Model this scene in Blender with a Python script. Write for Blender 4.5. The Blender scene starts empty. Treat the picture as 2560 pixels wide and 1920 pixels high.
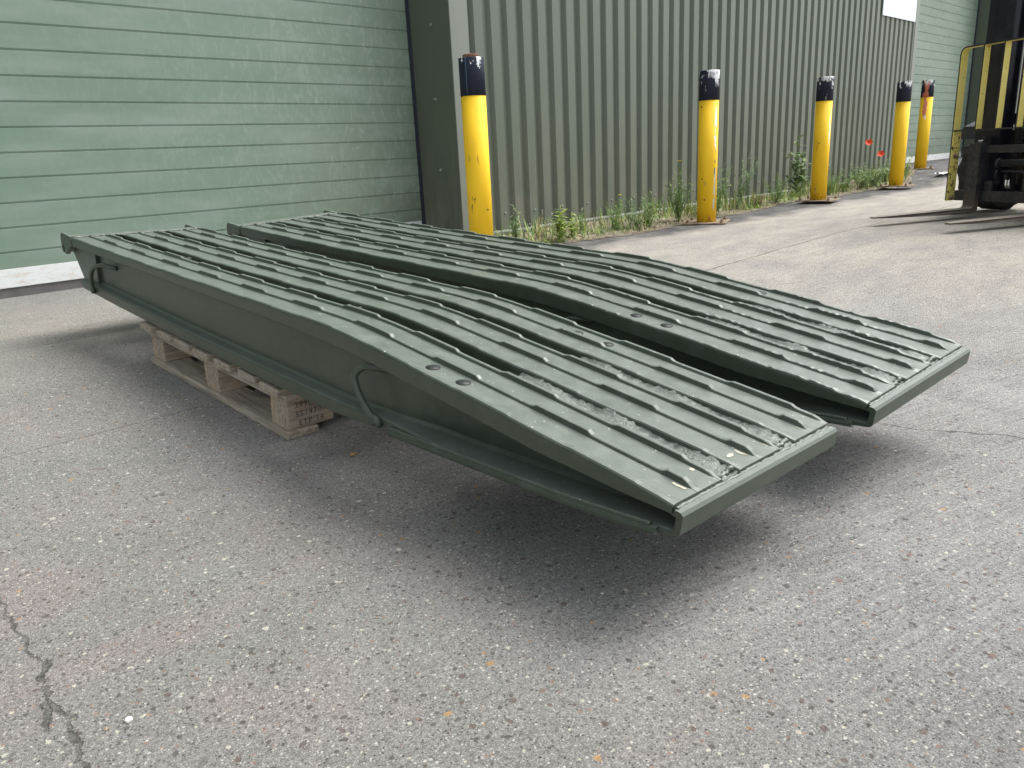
import bpy, bmesh, math, random
from mathutils import Vector, Matrix
R_ = math.radians
random.seed(7)
sc = bpy.context.scene
COL = sc.collection

# ------------------------------------------------------------------ camera, world, sun, exposure
def look_matrix(yaw, pitch, roll, loc):
    cy, sy = math.cos(yaw), math.sin(yaw)
    f = Vector((sy*math.cos(pitch), cy*math.cos(pitch), -math.sin(pitch)))
    r0 = Vector((cy, -sy, 0)); u0 = r0.cross(f)
    r = math.cos(roll)*r0 + math.sin(roll)*u0
    u = -math.sin(roll)*r0 + math.cos(roll)*u0
    M = Matrix((r, u, -f)).transposed().to_4x4()
    M.translation = loc
    return M
cd = bpy.data.cameras.new("camera"); cam = bpy.data.objects.new("camera", cd); COL.objects.link(cam)
cam.matrix_world = look_matrix(R_(43.92), R_(16.544), R_(-2.922), Vector((0, 0, .66)))
cd.sensor_width = 36; cd.lens = 36*1925.7/2560; cd.clip_start = .02; cd.clip_end = 600
sc.camera = cam

SUN_EL, SUN_AZ = R_(57), R_(112)       # azimuth clockwise from +Y
w = bpy.data.worlds.new("World"); sc.world = w; w.use_nodes = True
nt = w.node_tree; bg = nt.nodes["Background"]
sky = nt.nodes.new("ShaderNodeTexSky"); sky.sky_type = 'NISHITA'; sky.sun_disc = False
sky.sun_elevation = SUN_EL; sky.sun_rotation = SUN_AZ; sky.air_density = 1.0; sky.dust_density = 4.0; sky.ozone_density = 1.0
hs = nt.nodes.new("ShaderNodeHueSaturation"); hs.inputs['Saturation'].default_value = .26
nt.links.new(sky.outputs[0], hs.inputs['Color']); nt.links.new(hs.outputs[0], bg.inputs[0])
bg.inputs[1].default_value = .148
sd = bpy.data.lights.new("sun", 'SUN'); sd.energy = 1.45; sd.angle = R_(42); sd.color = (1, .98, .95)
so = bpy.data.objects.new("sun", sd); COL.objects.link(so)
sdir = Vector((math.sin(SUN_AZ)*math.cos(SUN_EL), math.cos(SUN_AZ)*math.cos(SUN_EL), math.sin(SUN_EL)))
so.rotation_euler = sdir.to_track_quat('Z', 'Y').to_euler(); so.location = (5, -5, 12)
vs = sc.view_settings; vs.view_transform = 'Standard'; vs.look = 'None'; vs.gamma = 1; vs.exposure = .92
vs.use_curve_mapping = False

# ------------------------------------------------------------------ helpers
def tag(o, label=None, cat=None, group=None, kind=None):
    if label: o['label'] = label
    if cat: o['category'] = cat
    if group: o['group'] = group
    if kind: o['kind'] = kind
    return o
def empty(name, loc=(0, 0, 0), rz=0, mat=None, parent=None):
    o = bpy.data.objects.new(name, None); COL.objects.link(o); o.empty_display_size = .1
    if mat is not None: o.matrix_world = mat
    else: o.location = loc; o.rotation_euler = (0, 0, rz)
    if parent: o.parent = parent
    return o
class MB:
    def __init__(s): s.v = []; s.f = []; s.m = []; s.sm = []
    def add(s, vs, fs, mi=0, smooth=False):
        b = len(s.v); s.v += [tuple(v) for v in vs]
        for f in fs: s.f.append(tuple(i+b for i in f)); s.m.append(mi); s.sm.append(smooth)
        return b
    def box(s, x0, x1, y0, y1, z0, z1, mi=0):
        v = [(x, y, z) for z in (z0, z1) for y in (y0, y1) for x in (x0, x1)]
        s.add(v, [(0, 2, 3, 1), (4, 5, 7, 6), (0, 1, 5, 4), (2, 6, 7, 3), (0, 4, 6, 2), (1, 3, 7, 5)], mi)
    def prism(s, poly, axis, a, b, mi=0, smooth=False):
        # poly: list of 2-D points; axis the extruded axis (0,1,2)
        def P(p, t):
            q = list(p); q.insert(axis, t); return tuple(q)
        n = len(poly)
        s.add([P(p, a) for p in poly]+[P(p, b) for p in poly],
              [(i, (i+1) % n, (i+1) % n+n, i+n) for i in range(n)], mi, smooth)
        bb = len(s.v)-2*n
        s.f.append(tuple(bb+i for i in range(n))[::-1]); s.m.append(mi); s.sm.append(False)
        s.f.append(tuple(bb+n+i for i in range(n))); s.m.append(mi); s.sm.append(False)
    def tube(s, pts, r, n=8, mi=0, caps=True, smooth=True):
        pts = [Vector(p) for p in pts]; rr = r if isinstance(r, (list, tuple)) else [r]*len(pts)
        rings = []; up = None
        for i, p in enumerate(pts):
            t = (pts[min(i+1, len(pts)-1)]-pts[max(i-1, 0)]).normalized()
            if up is None: up = t.orthogonal().normalized()
            up = (up-t*up.dot(t)).normalized(); b = t.cross(up)
            rings.append([p+(up*math.cos(k*2*math.pi/n)+b*math.sin(k*2*math.pi/n))*rr[i] for k in range(n)])
        vs = [v for q in rings for v in q]; fs = []
        for i in range(len(pts)-1):
            for k in range(n): fs.append((i*n+k, i*n+(k+1) % n, (i+1)*n+(k+1) % n, (i+1)*n+k))
        b0 = s.add(vs, fs, mi, smooth)
        if caps:
            s.f.append(tuple(b0+k for k in range(n))[::-1]); s.m.append(mi); s.sm.append(False)
            s.f.append(tuple(b0+(len(pts)-1)*n+k for k in range(n))); s.m.append(mi); s.sm.append(False)
    def lathe(s, prof, c=(0, 0, 0), axis=2, n=32, mi=0, smooth=True):
        # prof: list of (r, h)
        vs = []; fs = []
        for r, hh in prof:
            for k in range(n):
                a = 2*math.pi*k/n; q = [r*math.cos(a), r*math.sin(a)]; q.insert(axis, hh) if axis != 1 else q.insert(1, hh)
                vs.append((q[0]+c[0], q[1]+c[1], q[2]+c[2]))
        for i in range(len(prof)-1):
            for k in range(n): fs.append((i*n+k, i*n+(k+1) % n, (i+1)*n+(k+1) % n, (i+1)*n+k))
        b0 = s.add(vs, fs, mi, smooth)
        if prof[0][0] > 1e-5: s.f.append(tuple(b0+k for k in range(n))[::-1]); s.m.append(mi); s.sm.append(False)
        if prof[-1][0] > 1e-5: s.f.append(tuple(b0+(len(prof)-1)*n+k for k in range(n))); s.m.append(mi); s.sm.append(False)
    def build(s, name, mats, parent=None, loc=None, recalc=True, bevel=0, seg=2):
        me = bpy.data.meshes.new(name); me.from_pydata(s.v, [], s.f)
        if not isinstance(mats, (list, tuple)): mats = [mats]
        for m in mats: me.materials.append(m)
        me.polygons.foreach_set('material_index', s.m); me.polygons.foreach_set('use_smooth', s.sm); me.update()
        if recalc or bevel:
            bm = bmesh.new(); bm.from_mesh(me)
            if recalc: bmesh.ops.recalc_face_normals(bm, faces=bm.faces)
            if bevel:
                eds = [e for e in bm.edges if len(e.link_faces) == 2 and e.calc_face_angle(0) > .6]
                bmesh.ops.bevel(bm, geom=eds, offset=bevel, segments=seg, affect='EDGES', profile=.6, clamp_overlap=True)
            bm.to_mesh(me); bm.free()
        o = bpy.data.objects.new(name, me); COL.objects.link(o)
        if parent is not None: o.parent = parent
        if loc: o.location = loc
        return o
def interp(x, xs, ys):
    if x <= xs[0]: return ys[0]
    for i in range(1, len(xs)):
        if x <= xs[i]: return ys[i-1]+(ys[i]-ys[i-1])*(x-xs[i-1])/(xs[i]-xs[i-1])
    return ys[-1]
def sstep(a, b, x):
    t = min(1, max(0, (x-a)/(b-a))); return t*t*(3-2*t)
def zg(X, Y):   # yard surface: a shallow dip in front of the door, rising towards the far corner
    a, b, c, d, s = 1.45, 1.85, 2.95, 3.15, .0775
    def I(y):
        r = s*(min(max(y, a), b)-a)**2/2/(b-a)+s*(min(max(y, b), c)-b)
        t = min(max(y, c), d)-c
        return r+s*(t-t*t/2/(d-c))
    return (I(Y)-I(99.))*(1-sstep(3.2, 6, X))+.16*sstep(10.8, 12.9, X)

# ------------------------------------------------------------------ material helpers
class NT:
    def __init__(s, name):
        s.mat = bpy.data.materials.new(name); s.mat.use_nodes = True; s.t = s.mat.node_tree
        s.b = s.t.nodes["Principled BSDF"]; s.tc = None
    def n(s, typ, **kw):
        x = s.t.nodes.new(typ)
        for k, v in kw.items(): setattr(x, k, v)
        return x
    def set(s, sock, v):
        if hasattr(v, 'is_output') or isinstance(v, bpy.types.NodeSocket): s.t.links.new(v, sock)
        elif isinstance(v, (tuple, list)) and len(v) == 3 and sock.type == 'RGBA': sock.default_value = (*v, 1)
        else: sock.default_value = v
    def obj(s):
        if not s.tc: s.tc = s.n("ShaderNodeTexCoord")
        return s.tc.outputs['Object']
    def pos(s): return s.n("ShaderNodeNewGeometry").outputs['Position']
    def map(s, v, scale=(1, 1, 1), rot=(0, 0, 0), loc=(0, 0, 0)):
        m = s.n("ShaderNodeMapping"); s.set(m.inputs[0], v); m.inputs['Scale'].default_value = scale; m.inputs['Rotation'].default_value = rot; m.inputs['Location'].default_value = loc
        return m.outputs[0]
    def noise(s, v, scale, detail=4, rough=.55, dist=0, out=0):
        x = s.n("ShaderNodeTexNoise"); s.set(x.inputs['Vector'], v); x.inputs['Scale'].default_value = scale; x.inputs['Detail'].default_value = detail
        x.inputs['Roughness'].default_value = rough; x.inputs['Distortion'].default_value = dist
        return x.outputs[out]
    def vor(s, v, scale, feature='F1', rnd=1):
        x = s.n("ShaderNodeTexVoronoi", feature=feature); s.set(x.inputs['Vector'], v); x.inputs['Scale'].default_value = scale; x.inputs['Randomness'].default_value = rnd
        return x
    def m(s, op, a, b=None, c=None, clamp=False):
        x = s.n("ShaderNodeMath", operation=op, use_clamp=clamp); s.set(x.inputs[0], a)
        if b is not None: s.set(x.inputs[1], b)
        if c is not None: s.set(x.inputs[2], c)
        return x.outputs[0]
    def rng(s, v, a, b, c=0, d=1, smooth=False):
        x = s.n("ShaderNodeMapRange"); x.clamp = True
        if smooth: x.interpolation_type = 'SMOOTHSTEP'
        s.set(x.inputs[0], v); s.set(x.inputs[1], a); s.set(x.inputs[2], b); s.set(x.inputs[3], c); s.set(x.inputs[4], d)
        return x.outputs[0]
    def mix(s, f, a, b, mode='MIX'):
        x = s.n("ShaderNodeMix", data_type='RGBA', blend_type=mode); s.set(x.inputs[0], f); s.set(x.inputs[6], a); s.set(x.inputs[7], b)
        return x.outputs[2]
    def sep(s, v):
        x = s.n("ShaderNodeSeparateXYZ"); s.set(x.inputs[0], v); return x.outputs
    def dot(s, v, k):
        x = s.n("ShaderNodeVectorMath", operation='DOT_PRODUCT'); s.set(x.inputs[0], v); x.inputs[1].default_value = k; return x.outputs['Value']
    def bump(s, h, dist, strength=1, prev=None):
        x = s.n("ShaderNodeBump"); x.inputs['Strength'].default_value = strength; x.inputs['Distance'].default_value = dist; s.set(x.inputs['Height'], h)
        if prev is not None: s.set(x.inputs['Normal'], prev)
        return x.outputs[0]
    def out(s, color=None, rough=None, normal=None, metal=None, spec=None):
        i = s.b.inputs
        if color is not None: s.set(i['Base Color'], color)
        if rough is not None: s.set(i['Roughness'], rough)
        if normal is not None: s.set(i['Normal'], normal)
        if metal is not None: s.set(i['Metallic'], metal)
        if spec is not None: s.set(i['Specular IOR Level'], spec)
        return s.mat

def mat_plain(name, col, rough=.6, var=.25, scale=12, bump=.0, bscale=80, metal=0):
    q = NT(name); v = q.obj()
    n1 = q.noise(v, scale, 5, .6)
    c = q.mix(q.rng(n1, .3, .7), tuple(x*(1-var) for x in col), tuple(min(1, x*(1+var)) for x in col))
    nn = q.bump(q.noise(v, bscale, 3), bump) if bump else None
    return q.out(c, rough, nn, metal)

def mat_ramp(name, dirt=.5):
    q = NT(name); v = q.obj()
    big = q.noise(v, 3.5, 5, .6); mid = q.noise(v, 22, 4, .6); fine = q.noise(v, 330, 2, .5)
    c = q.mix(q.rng(big, .3, .7), (.044, .061, .041), (.056, .075, .051))
    c = q.mix(q.m('MULTIPLY', q.rng(mid, .5, .75), .35), c, (.115, .135, .115))
    nz = q.sep(q.n("ShaderNodeNewGeometry").outputs['Normal'])[2]
    upf = q.rng(nz, .6, .95)
    # upward faces painted paler for skylit contrast, over some dust; small pale specks
    c = q.mix(q.m('MULTIPLY', upf, q.rng(mid, .25, .8, .45, .80)), c, (.182, .210, .186))
    sp = q.vor(v, 130); spc = q.sep(sp.outputs['Color'])
    spm = q.m('MULTIPLY', q.m('LESS_THAN', sp.outputs['Distance'], .2), q.m('GREATER_THAN', spc[0], .955))
    sp2 = q.vor(v, 55); spc2 = q.sep(sp2.outputs['Color'])
    spm2 = q.m('MULTIPLY', q.m('LESS_THAN', sp2.outputs['Distance'], .13), q.m('GREATER_THAN', spc2[0], .975))
    spm = q.m('MULTIPLY', q.m('MAXIMUM', spm, spm2), upf)
    scr = q.noise(q.map(v, (9, 60, 9), (0, 0, .5)), 3, 4, .7)
    c = q.mix(q.m('MULTIPLY', upf, q.rng(scr, .66, .74, 0, .4)), c, (.34, .38, .34))
    c = q.mix(spm, c, (.55, .58, .52))
    r = q.rng(mid, .2, .8, .30, .46)
    bp = q.bump(fine, .0006, .5); bp = q.bump(q.noise(v, 45, 3), .0012, .35, bp)
    return q.out(c, r, bp, spec=.55)
M = {}
M['ramp'] = mat_ramp('olive_green_ramp_paint')
q = NT('weld_bead_paint'); v = q.obj(); nn = q.noise(v, 60, 5, .7, 1.2); n2 = q.noise(v, 190, 3, .6)
M['weld'] = q.out(q.mix(q.rng(nn, .35, .7), (.095, .115, .095), (.20, .232, .20)), .40, q.bump(n2, .001, .6, q.bump(nn, .004, 1)), spec=.6)
q = NT('worn_cream_patch'); v = q.obj()
M['cream'] = q.out(q.mix(q.rng(q.noise(v, 90, 4), .35, .65), (.62, .56, .42), (.42, .42, .34)), .7, q.bump(q.noise(v, 120), .001))
M['plug'] = mat_plain('dark_plug', (.018, .024, .020), .55, .3, 60)

def mat_wood(name, axis, tone=1.0, warm=0.):
    q = NT(name); v = q.obj()
    s = [26, 26, 26]; s[axis] = 1.6
    g = q.noise(q.map(v, tuple(s)), 3.2, 6, .65, .6); big = q.noise(v, 6, 4, .6)
    s2 = [90, 90, 90]; s2[axis] = 3
    f = q.noise(q.map(v, tuple(s2)), 3, 4, .7)
    tone *= 1.32; a = (.16*tone, .135*tone, .108*tone); b = (.45*tone, .395*tone, .315*tone)
    c = q.mix(q.rng(g, .3, .7), a, b)
    c = q.mix(q.m('MULTIPLY', q.rng(big, .45, .7), .55), c, ((.50*tone, .36*tone, .22*tone) if warm else (.33*tone, .32*tone, .28*tone)))
    c = q.mix(q.rng(f, .56, .68, 0, .75), c, (.06, .05, .04))
    return q.out(c, .85, q.bump(f, .0016, .8, q.bump(g, .003, .7)), spec=.2)
M['wood_x'] = mat_wood('weathered_board_along_x', 0, .95)
M['wood_y'] = mat_wood('weathered_board_along_y', 1, .95)
def mat_endgrain(name):
    q = NT(name); v = q.obj()
    w_ = q.n("ShaderNodeTexWave", wave_type='RINGS', rings_direction='X', wave_profile='SAW'); q.set(w_.inputs['Vector'], q.map(v, (1, 1, 1), (0, 0, 0), (0, .03, -.01)))
    w_.inputs['Scale'].default_value = 38; w_.inputs['Distortion'].default_value = 2.5; w_.inputs['Detail'].default_value = 3
    n_ = q.noise(v, 70, 5, .7)
    c = q.mix(w_.outputs[1], (.36, .31, .24), (.25, .21, .16))
    c = q.mix(q.rng(n_, .5, .8, 0, .6), c, (.48, .45, .37))
    return q.out(c, .9, q.bump(n_, .003), spec=.15)
M['block'] = mat_wood('block_timber', 0, 1.0, 1)
M['ink'] = mat_plain('stencil_ink', (.03, .022, .018), .8, .4, 200)

def mat_door():
    q = NT('sectional_door_green'); p = q.pos(); x, y, z = q.sep(p)
    big = q.noise(q.map(p, (.35, 1, 1.3)), 1.4, 5, .6)
    c = q.mix(q.rng(big, .3, .7), (.155, .228, .170), (.200, .275, .214))
    st = q.noise(q.map(p, (1, 1, .38)), 22, 6, .75, 1.4)          # chalky vertical weathering
    right = q.rng(x, 1.2, 4.3, .12, 1)
    c = q.mix(q.m('MULTIPLY', q.rng(st, .50, .62), q.m('MULTIPLY', right, .62)), c, (.32, .39, .32))
    lowr = q.m('MULTIPLY', q.rng(x, 2.6, 4.2), q.rng(z, 1.1, .2))
    bl = q.noise(p, 7, 5, .7)
    c = q.mix(q.m('MULTIPLY', q.m('MULTIPLY', lowr, q.rng(bl, .38, .58)), .75), c, (.17, .17, .13))
    band = q.m('MULTIPLY', q.rng(q.noise(q.map(p, (.7, 1, 3.2)), 1.5, 5, .6), .48, .66), .6)
    c = q.mix(band, c, (.25, .32, .268))
    gr = q.noise(q.map(p, (14, 1, 130)), 3, 3, .6)
    gr2 = q.noise(p, 240, 2, .5)
    return q.out(c, .5, q.bump(gr, .0014, .6, q.bump(gr2, .0005, .4)), spec=.45)
M['door'] = mat_door()
def mat_clad(name, a, b, rough=.42):
    q = NT(name); p = q.pos(); x, y, z = q.sep(p)
    big = q.noise(q.map(p, (1, 1, .35)), .9, 5, .6); mid = q.noise(q.map(p, (7, 7, .8)), 2.2, 5, .65)
    c = q.mix(q.rng(big, .3, .7), a, b)
    low = q.rng(z, 1.2, .1)
    c = q.mix(q.m('MULTIPLY', low, q.rng(mid, .4, .66, 0, .5)), c, (.20, .205, .14))
    c = q.mix(q.m('MULTIPLY', q.rng(z, .8, .1), q.rng(q.noise(p, 2.3, 4), .5, .68, 0, .45)), c, (.23, .20, .165))
    return q.out(c, rough, q.bump(q.noise(p, 9, 3), .0012, .5), spec=.5)
M['clad'] = mat_clad('olive_cladding', (.112, .138, .106), (.134, .160, .126))
M['jamb'] = mat_clad('shaded_olive_flashing', (.086, .106, .077), (.100, .120, .090), .5)  # darker than the cladding: shade of the side-facing jamb put into the colour
M['flash'] = mat_clad('corner_flashing', (.185, .21, .178), (.205, .23, .20), .4)
M['seal'] = mat_plain('blue_black_seal', (.022, .027, .045), .6, .2)
M['gap_shade'] = mat_plain('gap_shade_grey', (.13, .125, .12), .8, .2)  # grey for the shaded gap and concrete threshold under the doors
q = NT('door_bottom_strip_aluminium'); p = q.pos(); st = q.noise(q.map(p, (3, 1, 9)), 4, 5, .7)
M['strip'] = q.out(q.mix(q.rng(st, .5, .72), (.74, .77, .76), (.58, .50, .40)), .5, q.bump(st, .001))
M['sign'] = mat_plain('white_sign_face', (.72, .80, .84), .35, .03)
M['screw'] = mat_plain('screw_head', (.3, .31, .29), .4, .2, metal=.5)
M['darkin'] = mat_plain('dark_interior', (.03, .03, .03), .9)
M['roof'] = mat_plain('roof_sheet', (.2, .21, .2), .6)

def mat_ground():
    q = NT('yard_concrete'); p = q.pos(); x, y, z = q.sep(p)
    d = q.m('SQRT', q.m('ADD', q.m('MULTIPLY', x, x), q.m('MULTIPLY', y, y)))
    big = q.noise(p, .55, 4, .55); med = q.noise(p, 2.3, 5, .65, .5); sm = q.noise(p, 9, 5, .65)
    c = q.mix(q.rng(med, .32, .68), (.225, .225, .217), (.385, .383, .368))
    # left-hand slab: browner with faint green algae; right-hand slab: neutral grey
    left = q.rng(q.m('ADD', q.m('SUBTRACT', x, q.m('MULTIPLY', y, .12)), q.rng(big, .3, .7, -.35, .35)), 1.05, .25)
    pk = q.noise(q.map(p, (1, 1, 1), (0, 0, 0), (3, 7, 0)), 1.9, 5, .6, .8)
    lc = q.mix(q.rng(pk, .40, .60), (.245, .256, .226), (.318, .278, .250))
    c = q.mix(q.m('MULTIPLY', left, .75), c, lc)
    c = q.mix(q.rng(sm, .58, .80, 0, .3), c, (.33, .325, .31))
    # far yard: paler and tanner with distance, with stains
    far = q.m('MULTIPLY', q.rng(d, 2.9, 5.0), q.rng(y, 5, 3.8))
    fn = q.noise(q.map(p, (.6, 1.4, 1)), 2.2, 7, .75, .3)
    fc = q.mix(q.rng(fn, .40, .60), (.56, .50, .41), (.33, .31, .27))
    c = q.mix(q.m('MULTIPLY', far, .8), c, fc)
    # old tar margin beside the planting strip
    edge = q.m('ADD', y, q.rng(q.noise(q.map(p, (.8, 1, 1)), 1.3, 5, .7), .3, .7, -.16, .16))
    tar = q.m('MULTIPLY', q.rng(edge, 3.38, 3.62), q.rng(x, 3.2, 4.2))
    tn = q.noise(p, 5, 6, .75)
    fine = q.noise(p, 170, 4, .75); grit = q.noise(p, 420, 3, .7)
    c = q.mix(q.rng(fine, .42, .54, .8, 0), c, q.mix(.55, c, (.05, .05, .048)))
    c = q.mix(q.rng(grit, .50, .62, 0, .62), c, (.56, .55, .53))
    c = q.mix(q.m('MULTIPLY', tar, q.rng(tn, .42, .66, .95, .55)), c, (.050, .052, .058))
    pit = q.noise(p, 120, 6, .8)
    c = q.mix(q.rng(pit, .40, .50, .38, 0), c, (.085, .083, .08)); c = q.mix(q.rng(pit, .58, .66, 0, .22), c, (.50, .49, .465))
    # aggregate: cells of different size, a random few exposed
    stones = None
    for sc_, rad, thr, colr in ((230, .36, .80, (.62, .60, .56)), (200, .40, .80, (.055, .052, .05)), (150, .36, .90, (.70, .67, .60)), (105, .36, .94, (.66, .62, .50)), (95, .40, .91, (.10, .085, .078)),
                                (120, .36, .955, (.36, .21, .14)), (52, .30, .978, (.52, .31, .12)), (56, .32, .93, (.155, .115, .098)), (54, .28, .965, (.68, .65, .55)), (60, .34, .93, (.115, .105, .10)), (44, .28, .975, (.25, .17, .135))):
        vv = q.vor(q.map(p, (1, 1, .4), (0, 0, sc_*.37), (sc_*1.7, colr[0]*9, 0)), sc_)
        cc = q.sep(vv.outputs['Color'])
        rr = q.m('MULTIPLY', rad, q.m('ADD', .45, q.m('MULTIPLY', cc[1], .75)))
        wob = q.m('ADD', vv.outputs['Distance'], q.rng(q.noise(p, sc_*2.2, 2), .3, .7, -.12, .12)) if sc_ < 130 else vv.outputs['Distance']
        mk = q.m('MULTIPLY', q.m('GREATER_THAN', cc[0], thr), q.rng(wob, rr, q.m('MULTIPLY', rr, .8)))
        if sc_ < 110: stones = mk if stones is None else q.m('MAXIMUM', stones, mk)
        mk = q.m('MULTIPLY', mk, q.m('SUBTRACT', 1, q.m('MULTIPLY', tar, .8)))
        c = q.mix(q.m('MULTIPLY', mk, .8), c, colr)
    # brushed finish
    br = q.noise(q.map(q.map(p, (1, 1, 1), (0, 0, R_(16.8))), (2.2, 58, 1)), 2.2, 5, .65)
    c = q.mix(q.m('MULTIPLY', q.rng(br, .52, .68), q.m('MULTIPLY', q.rng(left, .6, .1), .24)), c, (.56, .55, .54))
    c = q.mix(q.m('MULTIPLY', q.rng(br, .46, .34), q.m('MULTIPLY', q.rng(left, .6, .1), .26)), c, (.12, .12, .118))
    # joints and cracks
    def seg(p0, p1, wd, wob, wsc, ext=0):
        L = math.hypot(p1[0]-p0[0], p1[1]-p0[1]); tx, ty = (p1[0]-p0[0])/L, (p1[1]-p0[1])/L
        rel = q.n("ShaderNodeVectorMath", operation='SUBTRACT'); q.set(rel.inputs[0], p); rel.inputs[1].default_value = (p0[0], p0[1], 0)
        t = q.dot(rel.outputs[0], (tx, ty, 0)); dd = q.dot(rel.outputs[0], (-ty, tx, 0))
        dd = q.m('ADD', dd, q.rng(q.noise(p, wsc, 5, .7), .25, .75, -wob, wob))
        ww = q.rng(q.noise(p, 11, 3), .3, .7, wd*.35, wd*1.4)
        m_ = q.rng(q.m('ABSOLUTE', dd), ww, q.m('MULTIPLY', ww, .5))
        return q.m('MULTIPLY', m_, q.m('MULTIPLY', q.m('GREATER_THAN', t, 0), q.m('LESS_THAN', t, L)))
    masks = [seg((.19, 1.75), (.178, 1.311), .0038, .016, 13), seg((.178, 1.311), (.152, .90), .0055, .020, 13),
             seg((-9, 2.355), (1.3, 2.36), .0018, .004, 5), seg((2.5, 2.43), (12, 2.33), .006, .014, 5),
             seg((-9, 3.5), (2.5, 3.62), .0028, .006, 5), seg((1.95, 1.30), (2.75, -1.2), .0045, .03, 5),
             seg((2.9, 3.3), (2.45, 2.4), .006, .03, 5), seg((.19, 1.36), (.15, 1.16), .006, .028, 7)]
    ck = masks[0]
    for m_ in masks[1:]: ck = q.m('MAXIMUM', ck, m_)
    c = q.mix(q.m('MULTIPLY', ck, q.rng(q.noise(p, 40, 4, .7), .35, .6, .35, .85)), c, (.085, .088, .075))
    hgt = q.m('ADD', q.m('ADD', q.m('ADD', q.m('MULTIPLY', fine, .9), q.m('MULTIPLY', pit, .9)), q.m('MULTIPLY', grit, .35)), q.m('MULTIPLY', br, .45))
    bp = q.bump(hgt, .006, 1); bp = q.bump(q.m('MULTIPLY', ck, -1), .006, 1, bp)
    return q.out(c, .82, bp, spec=.25)
M['ground'] = mat_ground()
q = NT('planting_strip_soil'); p = q.pos(); a_ = q.noise(p, 14, 6, .75); b_ = q.noise(p, 60, 4, .7)
cc = q.mix(q.rng(a_, .35, .65), (.23, .19, .13), (.36, .31, .235)); cc = q.mix(q.rng(b_, .55, .7), cc, (.50, .44, .34)); cc = q.mix(q.rng(q.noise(p, 3.5, 4), .5, .62, 0, .7), cc, (.13, .16, .055))
M['soil'] = q.out(cc, .95, q.bump(b_, .02, 1, q.bump(a_, .03)))

def leafmat(name, a, b):
    q = NT(name); n_ = q.noise(q.obj(), 30, 3)
    m = q.out(q.mix(q.rng(n_, .35, .65), a, b), .55, spec=.3)
    q.b.inputs['Subsurface Weight'].default_value = 0
    return m
M['leaf'] = leafmat('weed_leaf', (.13, .23, .06), (.24, .36, .10))
M['leaf2'] = leafmat('grey_green_leaf', (.17, .26, .11), (.27, .37, .16))
M['lime'] = leafmat('lime_leaf', (.27, .38, .07), (.40, .50, .12))
M['straw'] = leafmat('dry_straw', (.40, .33, .20), (.56, .49, .33))
M['reddish'] = leafmat('reddish_stem', (.20, .11, .07), (.28, .17, .10))
M['poppy'] = leafmat('poppy_red', (.75, .06, .025), (.85, .12, .04))
M['yellowfl'] = leafmat('yellow_petal', (.85, .65, .05), (.9, .75, .1))
M['white'] = leafmat('white_fluff', (.7, .7, .66), (.85, .85, .8))

# ------------------------------------------------------------------ setting: yard surface
xs = [-60, -30, -15, -8, -4, -2.5]+[-2+.12*i for i in range(80)]+[7.8+.4*i for i in range(25)]+[19, 22, 26, 34, 50, 90]
ys = [-70, -30, -12, -6, -3]+[-2+.1*i for i in range(75)]+[6, 9, 20, 60]
xs = sorted(set(round(a, 4) for a in xs)); ys = sorted(set(round(a, 4) for a in ys))
mb = MB(); nx, ny = len(xs), len(ys)
mb.add([(a, b, zg(a, b)) for b in ys for a in xs], [(j*nx+i, j*nx+i+1, (j+1)*nx+i+1, (j+1)*nx+i) for j in range(ny-1) for i in range(nx-1)], 0, True)
tag(mb.build('ground', M['ground'], recalc=False), kind='structure')
# planting strip along the wall
mb = MB(); X0, X1 = 4.0, 12.6; N = 172; K = 12
rnd = random.Random(3); front = []
for i in range(N+1):
    X = X0+(X1-X0)*i/N
    f0 = 3.93+.10*math.sin(X*.9)+.05*math.sin(X*3.1+1)+rnd.uniform(-.03, .03)
    if X > 11: f0 += (X-11)*.2
    for k in range(K+1):
        t = k/K; Y = f0+(4.755-f0)*t
        mb.v.append((X, Y, zg(X, Y)+.004+(.022*min(1, t*6)*rnd.uniform(.3, 1) if k else 0)))
for i in range(N):
    for k in range(K):
        a = i*(K+1)+k; mb.f.append((a, a+K+1, a+K+2, a+1)); mb.m.append(0); mb.sm.append(True)
tag(mb.build('planting_strip', M['soil'], recalc=False), kind='structure')

# ------------------------------------------------------------------ building
WY, DY = 4.785, 5.285      # wall face, recessed door face
CX0, CX1 = 4.152, 13.78    # corrugated wall between the two door openings
bld = tag(empty('warehouse_building', (CX0, WY, 0)), 'green metal warehouse clad in olive ribbed sheet between two recessed doors', 'warehouse')
def bb(m, name, mat, **k):
    o = m.build(name, mat, None, **k); o.parent = bld; o.matrix_parent_inverse = Matrix.Translation((-CX0, -WY, 0)); return o
P = .1805
mb = MB()
prof = []   # (x, y) zig-zag; crown at WY, trough at WY+.034
x = CX0+.181
prof.append((x, WY+.002)); k = 0
xr = 4.701-3*P+P
X = 4.701-2*P
while X < CX1-.16:
    # crown ends at X, flank facing -x side visible after it
    prof += [(X+.000, WY+.034), (X+.028, WY+.002)] if False else []
    prof += [(X-.030, WY), (X-.002, WY+.034), (X+.032, WY+.034), (X+.058, WY)]
    X += P
prof.append((CX1-.12, WY))
H = 5.2
mb.add([(a, b, .035) for a, b in prof]+[(a, b, H) for a, b in prof], [(i, i+1, i+1+len(prof), i+len(prof)) for i in range(len(prof)-1)])
bb(mb, 'ribbed_cladding', M['clad'], recalc=False)
# side wall / box behind the cladding
mb = MB(); mb.box(CX0+.02, CX1-.02, WY+.06, WY+6, .02, H); bb(mb, 'wall_core', M['jamb'])
mb = MB(); mb.box(-16, 34, DY+.12, 22, 0, 5.6); bb(mb, 'warehouse_body', M['jamb'])
mb = MB(); mb.box(-16.2, 34.2, WY-.06, 22.2, 5.2, 5.45); bb(mb, 'roof_edge', M['roof'])
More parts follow.
